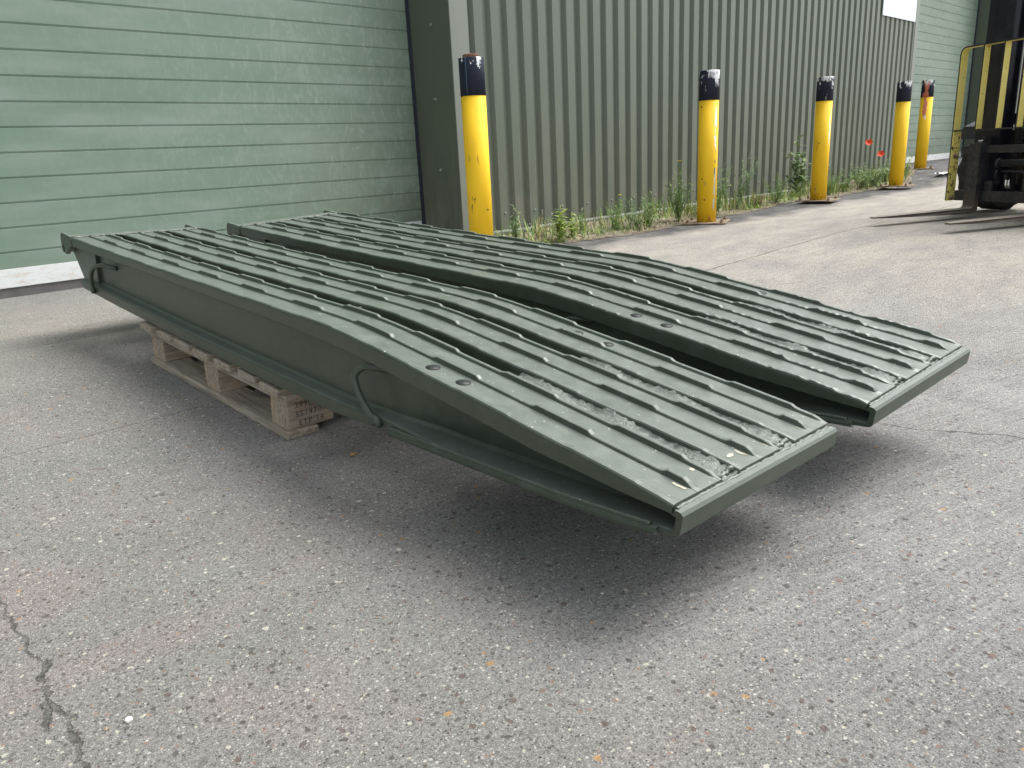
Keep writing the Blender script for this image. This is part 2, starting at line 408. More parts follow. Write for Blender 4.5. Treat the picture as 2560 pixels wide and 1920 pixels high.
# far and near return walls
mb = MB(); mb.box(18.38, 34, WY, DY+.4, 0, H); bb(mb, 'far_wall', M['jamb'])
mb = MB(); mb.box(-16, -1.6, WY, DY+.1, 0, H); bb(mb, 'near_wall', M['clad'])
for bx_ in ((-1.6, CX0+.03, WY+.05, DY+.1, 3.9, H-.01), (CX1-.03, 18.4, WY+.05, DY+.1, 4.3, H-.01)): mb = MB(); mb.box(*bx_); bb(mb, 'lintel', M['clad'])
# corner flashings (folded sheet) and jambs
def lsheet(pts, z0, z1):
    m_ = MB(); n_ = len(pts); m_.add([(a, b, z0) for a, b in pts]+[(a, b, z1) for a, b in pts], [(i, i+1, i+1+n_, i+n_) for i in range(n_-1)]); return m_
bb(lsheet([(CX0-.003, WY-.006), (CX0+.060, WY-.007), (CX0+.178, WY-.005), (CX0+.181, WY+.01)], .02, H), 'corner_flashing', M['flash'], recalc=False)
bb(lsheet([(CX0-.0035, DY+.1), (CX0-.0035, DY-.12), (CX0-.008, DY-.125), (CX0-.008, WY-.0035), (CX0-.003, WY-.0065)], .02, H), 'door_jamb', M['jamb'], recalc=False)
bb(lsheet([(CX1-.125, WY-.004), (CX1, WY-.005), (CX1+.004, WY), (CX1+.004, DY+.1)], .1, H), 'corner_flashing', M['flash'], recalc=False)
mb = MB(); mb.box(18.36, 18.378, WY-.01, DY+.1, .05, H); bb(mb, 'door_jamb', M['jamb'])
# drip flashing along the base: sloping lip that stands a little proud and wavers
mb = MB(); rnd = random.Random(5); vs_ = []; n_ = 90
for i in range(n_+1):
    X = CX0+.15+(CX1-.3-CX0)*i/n_; a = .0025*math.sin(i*.9)+rnd.uniform(-.002, .002)
    vs_ += [(X, WY-.0005, .052+a), (X, WY-.032+a*.5, .040+a), (X, WY-.033+a*.5, .030+a), (X, WY-.020, -.03)]
mb.add(vs_, [(i*4+k, i*4+k+4, i*4+k+5, i*4+k+1) for i in range(n_) for k in range(3)])
bb(mb, 'drip_flashing', M['flash'], recalc=False)
# screws
for i in range(6):
    mb = MB(); mb.lathe([(.0001, -.008), (.011, -.008), (.013, 0), (.013, .001)], (CX0-.0085, 5.0+.01*math.sin(i), .03+.54*(i+0)), 0, 10); bb(mb, 'screw', M['screw'])
for z_ in (.19,):
    X = 4.701-P+.11
    while X < CX1-.3:
        mb = MB(); mb.lathe([(.0001, -.006), (.008, -.006), (.009, 0)], (X, WY-.001, z_), 1, 8); bb(mb, 'screw', M['screw']); X += P*2
def door(Xa, Xb, name, z0, pitch, zfirst, label):
    par = empty(name, (Xa, DY, z0)); par.parent = bld; par.matrix_parent_inverse = Matrix.Translation((-CX0, -WY, 0))
    par['label'] = label
    prof = [(DY, z0+.11)]
    z = zfirst
    while z < 4.2:
        prof += [(DY, z-.004), (DY+.006, z-.002), (DY+.006, z+.0005), (DY+.0045, z+.002), (DY, z+.010)]; z += pitch
    prof.append((DY, 4.4))
    m_ = MB(); nn_ = len(prof)
    m_.add([(Xa, a, b) for a, b in prof]+[(Xb, a, b) for a, b in prof], [(i, i+1, i+1+nn_, i+nn_) for i in range(nn_-1)])
    o = m_.build('door_panel', M['door'], par, recalc=False); o.matrix_parent_inverse = Matrix.Translation((-Xa, -DY, -z0))
    m_ = MB(); m_.box(Xa, Xb-.03, DY-.006, DY+.03, z0, z0+.108)
    o = m_.build('bottom_strip', M['strip'], par, bevel=.003); o.matrix_parent_inverse = Matrix.Translation((-Xa, -DY, -z0))
    m_ = MB(); m_.box(Xa, Xb-.02, DY+.004, DY+.03, z0-.075, z0-.001); o = m_.build('gap_strip', M['gap_shade'], par); o.matrix_parent_inverse = Matrix.Translation((-Xa, -DY, -z0))  # strip standing in for the shaded gap and threshold below the door
    m_ = MB(); m_.box(Xb-.022, Xb-.002, DY-.025, DY+.02, z0-.05, 4.4)
    o = m_.build('rubber_seal', M['seal'], par); o.matrix_parent_inverse = Matrix.Translation((-Xa, -DY, -z0))
door(-1.6, CX0, 'sectional_door', .057, .1385, .2555, 'pale green sectional door, wide, at left behind the ramps')
door(CX1, 18.36, 'sectional_door', .165, .1385, .42, 'pale green sectional door at the far end of the ribbed wall')
# sign on the wall
sg = MB(); sg.box(12.31, 13.60, WY-.018, WY-.006, 2.315, 3.2); s_ = sg.build('wall_sign', M['sign'], None, bevel=.002)
tag(s_, 'blank pale white sheet sign fixed high on ribbed wall near its far corner', 'sign')

# ------------------------------------------------------------------ bollards
def mat_bollard(name, base, cam_dir, marks, topchips=0., seed=0):
    q = NT(name); v = q.obj(); x, y, z = q.sep(v)
    n1 = q.noise(q.map(v, (1, 1, .4), (0, 0, 0), (seed, 0, 0)), 9, 4, .6)
    c = q.mix(q.rng(n1, .3, .7), tuple(a*.90 for a in base), tuple(min(1, a*1.06) for a in base))
    sm = q.noise(q.map(v, (1, 1, .6), (0, 0, 0), (seed*3, 2, 1)), 55, 4, .7)
    r = Vector((cam_dir[1], -cam_dir[0])).normalized()   # right-hand side as seen
    n2 = q.noise(q.map(v, (1, 1, .6), (0, 0, 0), (seed, seed, 0)), 20, 5, .62)
    # tiny knocks
    kn = q.vor(q.map(v, (1, 1, 1), (0, 0, 0), (seed*2, 1, 5)), 13); kc = q.sep(kn.outputs['Color'])
    km = q.m('MULTIPLY', q.m('LESS_THAN', kn.outputs['Distance'], .10), q.m('GREATER_THAN', kc[0], .86))
    c = q.mix(q.m('MULTIPLY', km, .85), c, (.10, .045, .02))
    a = q.dot(v, (-r[0]/.084, -r[1]/.084, 0)); fr = q.dot(v, (cam_dir[0], cam_dir[1], 0))
    for (a0, w0, z0, z1, colr, thr) in marks:
        m1 = q.rng(q.m('ABSOLUTE', q.m('SUBTRACT', q.m('ADD', a, q.rng(n2, .3, .7, -w0*.8, w0*.8)), a0)), w0, w0*.8)
        m2 = q.m('MULTIPLY', q.rng(z, z0-.02, z0+.03), q.rng(z, z1+.02, z1-.03))
        mk = q.m('MULTIPLY', q.m('MULTIPLY', m1, m2), q.m('MULTIPLY', q.m('GREATER_THAN', fr, 0), q.m('GREATER_THAN', n2, thr)))
        c = q.mix(mk, c, colr)
    if topchips:
        tm = q.m('GREATER_THAN', q.m('ADD', n2, q.rng(z, 1.02, 1.26, -.22, topchips)), .62)
        tm = q.m('MULTIPLY', tm, q.rng(q.noise(q.map(v, (1, 1, 1), (0, 0, 0), (seed*5, 3, 3)), 11, 3), .42, .52))
        c = q.mix(tm, c, (.70, .72, .72))
    rust = q.m('MULTIPLY', q.rng(z, .10, .0), q.rng(sm, .45, .6))
    c = q.mix(q.m('MULTIPLY', rust, .7), c, (.22, .09, .04))
    return q.out(c, .62, q.bump(sm, .0006, .5), spec=.3)
YEL = (.98, .60, .022); NAVY = (.012, .017, .034)
M['plate'] = mat_plain('base_plate_worn', (.23, .175, .115), .7, .6, 14, .002, 60)
M['boltn'] = mat_plain('rusty_nut', (.24, .17, .11), .6, .4, 40)
def bollard(X, Y, zb, H, label, ymarks, bmarks, chips, seed, plate=True, band=.235, rust_lid=False, lean=(0, 0)):
    cdv = Vector((-X, -Y)).normalized()
    root = tag(empty('bollard', (X, Y, zb)), label, 'bollard', 'yellow bollards in a row along the wall')
    r = .083
    root.rotation_euler = (lean[0], lean[1], 0)
    m_ = MB(); m_.lathe([(r, 0), (r, H-band)], n=40); m_.build('post', mat_bollard('bollard_yellow', YEL, cdv, ymarks, 0, seed), root)
    m_ = MB(); m_.lathe([(r+.0015, H-band), (r+.0015, H-.004), (r-.002, H), (r-.008, H+.0005), (r-.012, H-.012), (.0001, H-.012)], n=40)
    m_.build('top_band', mat_bollard('bollard_band', NAVY, cdv, bmarks, chips, seed+4), root)
    if rust_lid:
        m_ = MB(); m_.lathe([(.055, H-.01), (.055, H+.018), (.05, H+.022), (.0001, H+.022)], n=28); m_.build('rusty_lid', mat_plain('rust', (.16, .075, .045), .9, .5, 40, .003), root)
    if plate:
        a = random.Random(seed).uniform(-.2, .2)
        pr = empty('base', (0, 0, 0), a, parent=root)
        bpy.data.objects.remove(pr)
        m_ = MB(); m_.box(-.185, .185, -.185, .185, .0, .011); o = m_.build('base_plate', M['plate'], root, bevel=.002); o.rotation_euler = (0, 0, a+.25)
        for sx in (-1, 1):
            for sy in (-1, 1):
                ang = a+.25; px, py = .145*sx*math.cos(ang)-.145*sy*math.sin(ang), .145*sx*math.sin(ang)+.145*sy*math.cos(ang)
                m_ = MB(); m_.lathe([(.019, .011), (.019, .014), (.015, .0145), (.015, .030), (.007, .031), (.007, .042), (.0001, .042)], (px, py, 0), n=6, smooth=False)
                m_.build('anchor_bolt', M['boltn'], root)
    return root
W_ = (.72, .74, .74); BK = (.03, .025, .03); RD = (.58, .17, .11)
bollard(3.66, 4.03, .0, 1.28, 'nearest yellow bollard with rusty inner lid on its dark top, beside the corner flashing', [(.1, .06, .62, .66, (.12, .06, .03), .45), (-.62, .08, .64, .66, (.12, .06, .03), .4), (-.4, .2, .30, .42, (.25, .16, .04), .56)], [(-.45, .025, 1.06, 1.30, (.10, .16, .24), .3), (.55, .10, 1.10, 1.13, W_, .5)], .04, 1, False, .235, True, (0, 0))
bollard(6.07, 3.73, .004, 1.25, 'yellow bollard with white and black scrape down its right side, second from the near end', [(.72, .09, .12, .95, W_, .46), (.70, .05, .40, .62, BK, .42), (-.2, .14, .33, .35, (.25, .2, .15), .45), (.1, .3, .01, .07, (.55, .12, .08), .42)], [(-.2, .16, 1.10, 1.25, W_, .55), (.75, .2, 1.13, 1.25, W_, .44)], .22, 2)
bollard(8.37, 3.77, .024, 1.25, 'middle yellow bollard of the five, with bolted rusty base plate and chipped dark top', [(.86, .06, .55, .98, W_, .52), (-.5, .04, .5, .62, (.3, .12, .03), .5), (-.35, .05, .08, .16, (.6, .45, .35), .4)], [(.35, .3, 1.19, 1.25, W_, .45), (.2, .12, 1.03, 1.07, W_, .5)], .18, 3)
bollard(10.62, 3.78, .038, 1.25, 'yellow bollard with small rust spot under its dark top, fourth along', [(-.35, .05, .95, .99, (.35, .1, .03), .3)], [(.5, .4, 1.20, 1.26, W_, .44)], .16, 4)
bollard(12.83, 4.24, .158, 1.25, 'farthest yellow bollard, with long red scrape running down from its top', [(-.16, .32, .74, 1.02, RD, .05), (.0, .16, .70, .76, W_, .5)], [(-.22, .40, 1.0, 1.24, RD, .05), (.2, .5, 1.19, 1.26, W_, .42)], .2, 5)

# ------------------------------------------------------------------ ramps
WID = .552
TU = [0, .5, .98, 1.55, 1.95, 2.06, 2.13, 2.2, 2.3, 2.5, 2.65, 2.82, 3.0, 3.07]
TN = [0, .016, .033, .057, .074, .0765, .0755, .0715, .0655, .054, .0445, .033, .020, .014]
LU = [0, .42, 1.136, 1.55, 1.8, 2.07, 2.21, 2.34, 2.456, 2.66, 2.75, 2.95, 3.0, 3.04, 3.07]
LN = [-.046, -.030, -.002, .011, .020, .0225, .019, .012, .006, -.006, -.012, -.0145, -.0140, -.0130, -.0130]
BU = [0, .058, .51, 1.19, 1.777, 2.046, 2.2, 2.27, 2.365, 2.594, 2.825, 2.962, 3.07]
BN = [-.215, -.213, -.206, -.188, -.170, -.156, -.141, -.129, -.122, -.101, -.079, -.062, -.047]
EU = [0, 1.2, 2.1, 2.27, 2.40, 2.5, 2.6, 2.82, 3.0, 3.07]
EN = [-.181, -.152, -.120, -.104, -.104, -.098, -.089, -.068, -.047, -.040]
T = lambda u: interp(u, TU, TN); Lw = lambda u: interp(u, LU, LN); Bt = lambda u: interp(u, BU, BN); Ed = lambda u: interp(u, EU, EN)
# smooth the top line a little round the bend
def Ts(u):
    return sum(T(u+d_)*w_ for d_, w_ in ((-.08, .1), (-.04, .2), (0, .4), (.04, .2), (.08, .1))) if .1 < u < 2.97 else T(u)
def tooth(u, start, frac=.5, per=.3105, tp=.011):
    ph = (u-start) % per; L = per*frac
    if ph < tp: h_ = ph/tp
    elif ph < L: h_ = 1
    elif ph < L+tp: h_ = 1-(ph-L)/tp
    else: h_ = 0
    return h_*sstep(3.062, 3.03, u)*sstep(.005, .03, u)
def make_ramp(frame_o, u1, v1, n1, scale, label, seed, worn):
    u1 = Vector(u1).normalized(); v1 = Vector(v1); v1 = (v1-u1*v1.dot(u1)).normalized(); n1 = u1.cross(v1)
    Mx = Matrix((u1, v1, n1)).transposed().to_4x4() @ Matrix.Scale(scale, 4); Mx.translation = Vector(frame_o)
    root = tag(empty('loading_ramp', mat=Mx), label, 'vehicle ramp', 'pair of olive green loading ramps lying side by side')
    rnd = random.Random(seed)
    # three ribbed tread planks
    st = [i*.01 for i in range(0, 307)]
    for (a, b) in ((0, .147), (.2025, .3495), (.405, .552)):
        Wp = b-a; cm = Wp*.5; m_ = MB()
        vs_ = []; npt = None
        jit = {}
        for i, u in enumerate(st):
            t = Ts(u)-.004; base = t-.005; e = tooth(u, 2.205); c = tooth(u, 2.056, .46)
            he = base+.0070+.0050*e; hc = base+.0064+.0060*c; hl = base+.0020+.0018*e
            kk = sstep(3.060, 3.030, u)*.96+.04; he = base+(he-base)*kk; hc = base+(hc-base)*kk; hl = base+(hl-base)*kk
            lo = Lw(u)
            je = [0, 0, 0, 0]
            if worn:
                k = sstep(1.7, 2.9, u)*worn*(.35+.65*(math.sin(u*9+a*20) > 0))
                je = [rnd.uniform(-1, .6)*.0016*k*(1+1.2*(rnd.random() > .85)) for _ in range(4)]
            rr = .004
            pts = [(a+.004, lo), (a, lo+.003), (a, hl-.0085), (a+.001+je[0]*.4, hl-.004+je[0]*.5), (a+.0035+je[1]*.6, hl-.0012+je[1]), (a+.0085, hl+je[1]*.6), (a+.013, hl), (a+.020, base),
                   (a+cm-.0125, base), (a+cm-.0085, base+(hc-base)*.12), (a+cm-.0058+je[2]*.4, hc-.0010+je[2]*.6), (a+cm-.004, hc+je[2]), (a+cm+.005, hc), (a+cm+.012, base),
                   (b-.0185, base), (b-.0140, base+(he-base)*.12), (b-.0110+je[3]*.4, he-.0010+je[3]*.6), (b-.009, he+je[3]), (b-.003, he), (b, he-rr), (b, lo+.003), (b-.004, lo),
                   (b-.007, lo), (b-.007, base-.007), (a+.007, base-.007), (a+.007, lo)]
            npt = len(pts); vs_ += [(u, y_, z_) for y_, z_ in pts]
        fs = [(i*npt+k, (i+1)*npt+k, (i+1)*npt+(k+1) % npt, i*npt+(k+1) % npt) for i in range(len(st)-1) for k in range(npt)]
        fs.append(tuple(range(npt))); fs.append(tuple((len(st)-1)*npt+k for k in range(npt))[::-1])
        m_.add(vs_, fs); m_.build('tread_plank', M['ramp'], root)
    # bolt plugs
    for uu in (2.402, 2.503):
        for vv in (.040, .512):
            z_ = Ts(uu)-.0086; m_ = MB(); m_.lathe([(.0165, -.002), (.0165, .0006), (.0001, .0009)], (uu, vv, z_), n=24)
            m_.build('bolt_plug', M['plug'], root)
    # weld-filled gaps towards the tip
    for (a, b) in ((.147, .2025), (.3495, .405)):
        m_ = MB(); vs_ = []; us = [2.505+.008*i for i in range(70)]; nk = 9
        for i, u in enumerate(us):
            for k in range(nk):
                t = k/(nk-1); y_ = a-.002+(b-a+.004)*t
                z_ = Ts(u)-.022+.008*abs(2*t-1)**2+rnd.uniform(-.0025, .0025)+.003*math.sin(u*31+k*.4)
                if i == 0: z_ -= .018
                vs_.append((u+rnd.uniform(-.002, .002), y_, z_))
        m_.add(vs_, [(i*nk+k, (i+1)*nk+k, (i+1)*nk+k+1, i*nk+k+1) for i in range(len(us)-1) for k in range(nk-1)], 0, True)
        vs2 = [(x_, y_, z_-.02) for x_, y_, z_ in vs_]
        m_.add(vs2, [(i*nk+k, i*nk+k+1, (i+1)*nk+k+1, (i+1)*nk+k) for i in range(len(us)-1) for k in range(nk-1)])
        m_.build('weld_filler', M['weld'], root, recalc=False)
    # spacer lugs seen in the gaps
    for (a, b, us_) in ((.147, .2025, (.72, 1.86)), (.3495, .405, (1.0, 1.87))):
        for uu in us_:
            m_ = MB(); z_ = Ts(uu)-.016
            m_.box(uu-.028, uu+.028, a-.001, b+.001, z_-.016, z_-.011)
            m_.box(uu+.024, uu+.030, a+.003, b-.003, z_-.012, z_+.002); m_.box(uu-.030, uu-.024, a+.003, b-.003, z_-.012, z_-.002)
            m_.build('spacer_lug', M['weld'], root, bevel=.001)
    # side beams: web plus box-shaped bottom flange
    us = [.05+.05*i for i in range(61)]+[3.07]
    for side in (0, 1):
        def Y(v_): return v_ if side == 0 else WID-v_
        beam = MB(); vs_ = []; n_ = 0
        for u in us:
            b_ = Bt(u); e_ = max(Ed(u), b_+.006); tw = (Ts(u)-.024)
            wi = .038+.026*sstep(2.28, 2.42, u)
            wt = .038+.026*sstep(2.36, 2.85, u)
            fl = [(.003, b_), (0, b_+.003), (0, e_-.003), (.002, e_), (.006, e_+.002), (wi-.007, e_+.004), (wi, e_+.011), (wt, tw), (wt+.008, tw), (wi+.008, b_+.004), (wi+.004, b_)]
            n_ = len(fl); vs_ += [(u, Y(y_), z_) for y_, z_ in fl]
        beam.add(vs_, [(i*n_+k, (i+1)*n_+k, (i+1)*n_+(k+1) % n_, i*n_+(k+1) % n_) for i in range(len(us)-1) for k in range(n_)])
        beam.f += [tuple(range(n_)), tuple((len(us)-1)*n_+k for k in range(n_))[::-1]]; beam.m += [0, 0]; beam.sm += [False, False]
        bo = beam.build('side_beam', M['ramp'], root)
        # doubler plate and its weld bead under the sloping end
        m_ = MB(); us2 = [2.31+.0405*i for i in range(19)]; vs_ = []
        for u in us2:
            b_ = Bt(u); vs_ += [(u, Y(-.011), b_-.003), (u, Y(-.013), b_+.004), (u, Y(-.010), b_+.009), (u, Y(.0), b_+.010), (u, Y(.05), b_-.001), (u, Y(.05), b_-.009)]
        m_.add(vs_, [(i*6+k, (i+1)*6+k, (i+1)*6+(k+1) % 6, i*6+(k+1) % 6) for i in range(len(us2)-1) for k in range(6)])
        m_.f += [tuple(range(6)), tuple((len(us2)-1)*6+k for k in range(6))[::-1]]; m_.m += [0, 0]; m_.sm += [False, False]
        m_.build('doubler_plate', M['ramp'], bo, recalc=True)
        m_ = MB(); us3 = [2.30+.006*i for i in range(122)]
        m_.tube([(u, Y(-.004+rnd.uniform(-.001, .001)), Bt(u)+.011+rnd.uniform(-.0005, .0005)) for u in us3], [.0052+rnd.uniform(-.0006, .0006) for _ in us3], 7)
        m_.build('weld_bead', M['ramp'], bo)
        # gusset and hinge hook
        g0, g1 = sorted((Y(.024), Y(.0375)))
        m_ = MB(); m_.prism([(-.105, -.012), (.205, -.022), (.200, -.172), (.075, -.200), (.045, -.213), (-.09, -.085)], 1, g0, g1)
        m_.build('gusset', M['ramp'], root, bevel=.0015)
        m_ = MB()
        m_.tube([(.055+.01*i, Y(.006), -.183+rnd.uniform(-.001, .001)) for i in range(14)], .005, 6)
        m_.build('gusset_weld', M['weld'], root)
        h0, h1 = sorted((Y(-.002), Y(.012)))
        arc = [(-.128+.032*math.cos(t_), -.036+.032*math.sin(t_)) for t_ in [R_(90+15*i) for i in range(0, 7)]]
        m_ = MB(); m_.prism([(-.02, -.006), (-.06, -.004)]+arc+[(-.160, -.082), (-.143, -.092), (-.140, -.062), (-.130, -.054), (-.120, -.062), (-.118, -.094), (-.095, -.092), (-.04, -.050), (-.012, -.046)], 1, h0, h1)
        m_.build('hinge_hook', M['ramp'], root, bevel=.0015)
        m_ = MB(); m_.tube([(-.052, Y(.004+.0*i), -.008-.0052*i) for i in range(9)], [.008+rnd.uniform(-.002, .002) for _ in range(9)], 7); m_.build('hook_weld', M['weld'], root)
        # round-bar handles
        m_ = MB()
        def smooth(pts, k=6):
            out = []; P_ = [Vector(p_) for p_ in pts]; P_ = [2*P_[0]-P_[1]]+P_+[2*P_[-1]-P_[-2]]
            for i in range(1, len(P_)-2):
                for j in range(k):
                    t_ = j/k; a_, b_, c_, d_ = P_[i-1:i+3]
                    out.append(.5*((2*b_)+(-a_+c_)*t_+(2*a_-5*b_+4*c_-d_)*t_*t_+(-a_+3*b_-3*c_+d_)*t_**3))
            return out+[P_[-2]]
        m_.tube(smooth([(u_, Y(v_), z_) for u_, v_, z_ in ((.410, .039, -.074), (.365, .010, -.066), (.325, .000, -.072), (.270, -.010, -.094), (.236, -.012, -.140), (.232, -.008, -.200))]), .0085, 12)
        m_.build('grab_handle', M['ramp'], root)
        m_ = MB()
        m_.tube(smooth([(u_, Y(v_), z_) for u_, v_, z_ in ((2.245, .039, .002), (2.215, .014, .006), (2.186, .004, .000), (2.172, -.010, -.018), (2.178, -.012, -.044), (2.205, -.012, -.078), (2.252, -.008, -.118))]), .0085, 12)
        m_.tube([(2.238, Y(-.006), -.108), (2.252, Y(-.006), -.112), (2.266, Y(-.004), -.120)], [.010, .012, .008], 7)
        m_.build('grab_handle', M['ramp'], root)
    # transverse hinge plate following the raked back edge, with top weld line
    m_ = MB(); m_.prism([(-.095, -.080), (-.082, -.088), (.058, -.214), (.046, -.222)], 1, .034, WID-.034); m_.build('back_plate', M['ramp'], root)
    m_ = MB(); m_.prism([(-.085, -.009), (-.008, -.006), (-.008, -.040), (-.075, -.080), (-.095, -.080)], 1, .012, WID-.012); m_.build('hinge_bar', M['ramp'], root, bevel=.003)
    m_ = MB(); m_.tube([(-.008+rnd.uniform(-.003, .003), .01+.008*i, -.008+rnd.uniform(-.0015, .0015)) for i in range(67)], [.0045+rnd.uniform(-.001, .002) for _ in range(67)], 7)
    m_.build('hinge_weld', M['weld'], root)
    # folded tip plate: nose and underside
    outer = [(3.066, .0000), (3.077, -.001), (3.082, -.006), (3.081, -.030)]+[(3.081-.014+.014*math.cos(t_), -.034-.014*math.sin(t_)) for t_ in [R_(15*i) for i in range(1, 7)]]+[(2.9, Bt(2.9)-.003), (2.6, Bt(2.6)-.001)]
    inner = [(2.6, Bt(2.6)+.007), (2.9, Bt(2.9)+.006)]+[(3.072-.010+.006*math.cos(t_), -.035-.006*math.sin(t_)) for t_ in [R_(90-15*i) for i in range(0, 7)]]+[(3.070, -.012), (3.060, -.011)]
    m_ = MB(); m_.prism(outer+inner, 1, -.0015, WID+.0015); tp = m_.build('tip_plate', M['ramp'], root)
    bm = bmesh.new(); bm.from_mesh(tp.data)
    bmesh.ops.triangulate(bm, faces=[f_ for f_ in bm.faces if len(f_.verts) > 4]); bm.to_mesh(tp.data); bm.free()
    # ragged weld along the nose
    m_ = MB(); m_.tube([(3.063+rnd.uniform(-.0015, .0015), .004+.0068*i, -.0030+rnd.uniform(-.0006, .0006)) for i in range(81)], [.0046+rnd.uniform(-.0007, .0010) for _ in range(81)], 8)
    for (a, b) in ((.147, .2025), (.3495, .405)):
        m_.tube([(3.045+rnd.uniform(-.004, .004), a+(b-a)*i/8, -.006+.008*abs(i/4-1)+rnd.uniform(-.003, .003)) for i in range(9)], .006, 7)
    m_.build('nose_weld', M['ramp'], root)
    if not worn:
        for (u_, v_, du, dv) in ((3.030, .062, .030, .009), (3.026, .268, .034, .013), (3.020, .2355, .010, .014), (3.022, .180, .024, .007), (3.034, .474, .028, .008), (3.036, .338, .02, .005), (3.01, .128, .012, .006)):
            m_ = MB(); ring = [(u_+du*.5*math.cos(t_)*rnd.uniform(.6, 1.1), v_+dv*math.sin(t_)*rnd.uniform(.6, 1.1)) for t_ in [R_(36*i) for i in range(10)]]
            z_ = [Ts(a_)-.009+.0007 if not (.147 < v_ < .2025) else -.010 for a_, b_ in ring]
            m_.add([(a_, b_, z__) for (a_, b_), z__ in zip(ring, z_)], [tuple(range(10))])
            m_.build('bare_patch', M['cream'], root, recalc=False)
    # cross members underneath
    for uu in (.35, 1.15, 1.95, 2.45):
        m_ = MB(); m_.box(uu-.03, uu+.03, .090, WID-.090, Bt(uu)+.05, Bt(uu)+.10); m_.build('cross_member', M['ramp'], root, bevel=.002)
    return root
S = .987
def scl(o_): return tuple(c_+(p_-c_)*S for p_, c_ in zip(o_, (0, 0, .66)))
make_ramp(scl((.9926, 3.675, .4221)), (-.0151, -.9947, -.1017), (.9995, -.0121, -.0296), None, S, 'nearer olive green ribbed ramp with cream worn patches at its nose', 11, 0)
make_ramp(scl((1.7297, 3.6401, .3978)), (-.0359, -.9949, -.0938), (.9988, -.039, .031), None, S, 'farther olive green ribbed loading ramp with ragged rib edges, behind the nearer ramp', 12, 1.0)

# ------------------------------------------------------------------ pallet
pal = empty('wooden_pallet', (.967, 1.93, -.087)); pal.rotation_euler = (R_(4.43), 0, R_(-.02))
tag(pal, 'weathered wooden pallet with stencilled numbers on its corner block, under both ramps', 'pallet')
PL, PW, HB = 1.0, 1.2, .091
rnd = random.Random(21)
def board(name, x0, x1, y0, y1, z0, z1, m, n=1):
    m_ = MB(); j = lambda: rnd.uniform(-.002, .002)
    v_ = [(x_+j(), y_+j(), z_+j()*.5) for z_ in (z0, z1) for y_ in (y0, y1) for x_ in (x0, x1)]
    m_.add(v_, [(0, 2, 3, 1), (4, 5, 7, 6), (0, 1, 5, 4), (2, 6, 7, 3), (0, 4, 6, 2), (1, 3, 7, 5)])
    return m_.build(name, m, pal, bevel=.0035, seg=2)
for k in range(3):
    x0 = (0, .5275, 1.1)[k]; wd = (.10, .145, .10)[k]
    board('base_board', x0, x0+wd, 0, PL, 0, .0215, M['wood_y'])
for i in range(3):
    for k in range(3):
        xa = (.012, .5275, 1.055)[k]; ya = (.012, .45, PL-.112)[i]
        board('corner_block', xa, xa+.145, ya, ya+.100, .022, .022+HB-.0005, M['block'])
for k in range(3):
    x0 = (0.002, .5275, 1.1)[k]; board('stringer_board', x0, x0+.115, .0, PL, .022+HB, .0435+HB, M['wood_y'])
pw = .105; gap = (PL-7*pw)/6
for i in range(7):
    y0 = i*(pw+gap); board('deck_board', rnd.uniform(-.022, -.010), PW, y0, y0+pw, .044+HB, .066+HB+rnd.uniform(-.001, .0005), M['wood_x'])
def text_mesh(txt, size):
    cu = bpy.data.curves.new('t', 'FONT'); cu.body = txt; cu.size = size; cu.align_x = 'LEFT'; cu.space_line = 1.12; cu.space_character = 1.18; cu.offset = -.0002
    o_ = bpy.data.objects.new('t', cu); COL.objects.link(o_)
    bpy.context.view_layer.update()
    me = bpy.data.meshes.new_from_object(o_.evaluated_get(bpy.context.evaluated_depsgraph_get()))
    bpy.data.objects.remove(o_); return me
me = text_mesh("3990-5\n5514301\n ETP 14", .0245)
me.materials.append(M['ink']); to = bpy.data.objects.new('stencil_text', me); COL.objects.link(to); to.parent = pal
to.rotation_euler = (R_(90), 0, 0); to.location = (.012+.021, .0085, .022+HB-.026)

# ------------------------------------------------------------------ forklift
fk = tag(empty('forklift', (6.96, 1.86, 0), math.atan2(.894, .447)), 'worn black and yellow forklift standing with lowered forks at the right edge', 'forklift')
q = NT('forklift_black'); v = q.obj(); n1 = q.noise(v, 14, 5, .7)
M['fblack'] = q.out(q.mix(q.rng(n1, .45, .75), (.016, .017, .022), (.055, .05, .05)), .5, q.bump(n1, .001), spec=.5)
M['fmast'] = mat_plain('mast_steel_blue_black', (.02, .022, .034), .38, .4, 9, .0005, 40, .3)
q = NT('fork_steel'); v = q.obj(); n1 = q.noise(q.map(v, (1, .3, 1)), 30, 5, .7)
nz = q.sep(q.n("ShaderNodeNewGeometry").outputs['Normal'])[2]
c = q.mix(q.rng(n1, .45, .75), (.022, .024, .028), (.085, .078, .07)); c = q.mix(q.m('MULTIPLY', q.rng(q.sep(v)[2], .24, .10), .6), c, (.13, .095, .07))
c = q.mix(q.rng(nz, .5, .9), c, q.mix(q.rng(n1, .35, .65), (.20, .18, .155), (.34, .30, .25)))
M['fork'] = q.out(c, .5, q.bump(n1, .001), .2)
q = NT('backrest_worn_yellow'); v = q.obj(); n1 = q.noise(v, 38, 5, .75); x, y, z = q.sep(v)
lowz = q.rng(z, .68, .60, .0, .10)
c = q.mix(q.rng(q.noise(v, 6, 4), .3, .7), (.84, .70, .17), (.92, .80, .25))
c = q.mix(q.m('GREATER_THAN', q.m('ADD', n1, lowz), .65), c, (.06, .035, .02))
M['fyel'] = q.out(c, .6, q.bump(n1, .0012))
M['tyre'] = mat_plain('tyre_rubber', (.022, .022, .024), .8, .4, 20, .001, 60)
M['chrome'] = mat_plain('bright_fitting', (.7, .7, .68), .25, .1, 20, metal=.9)
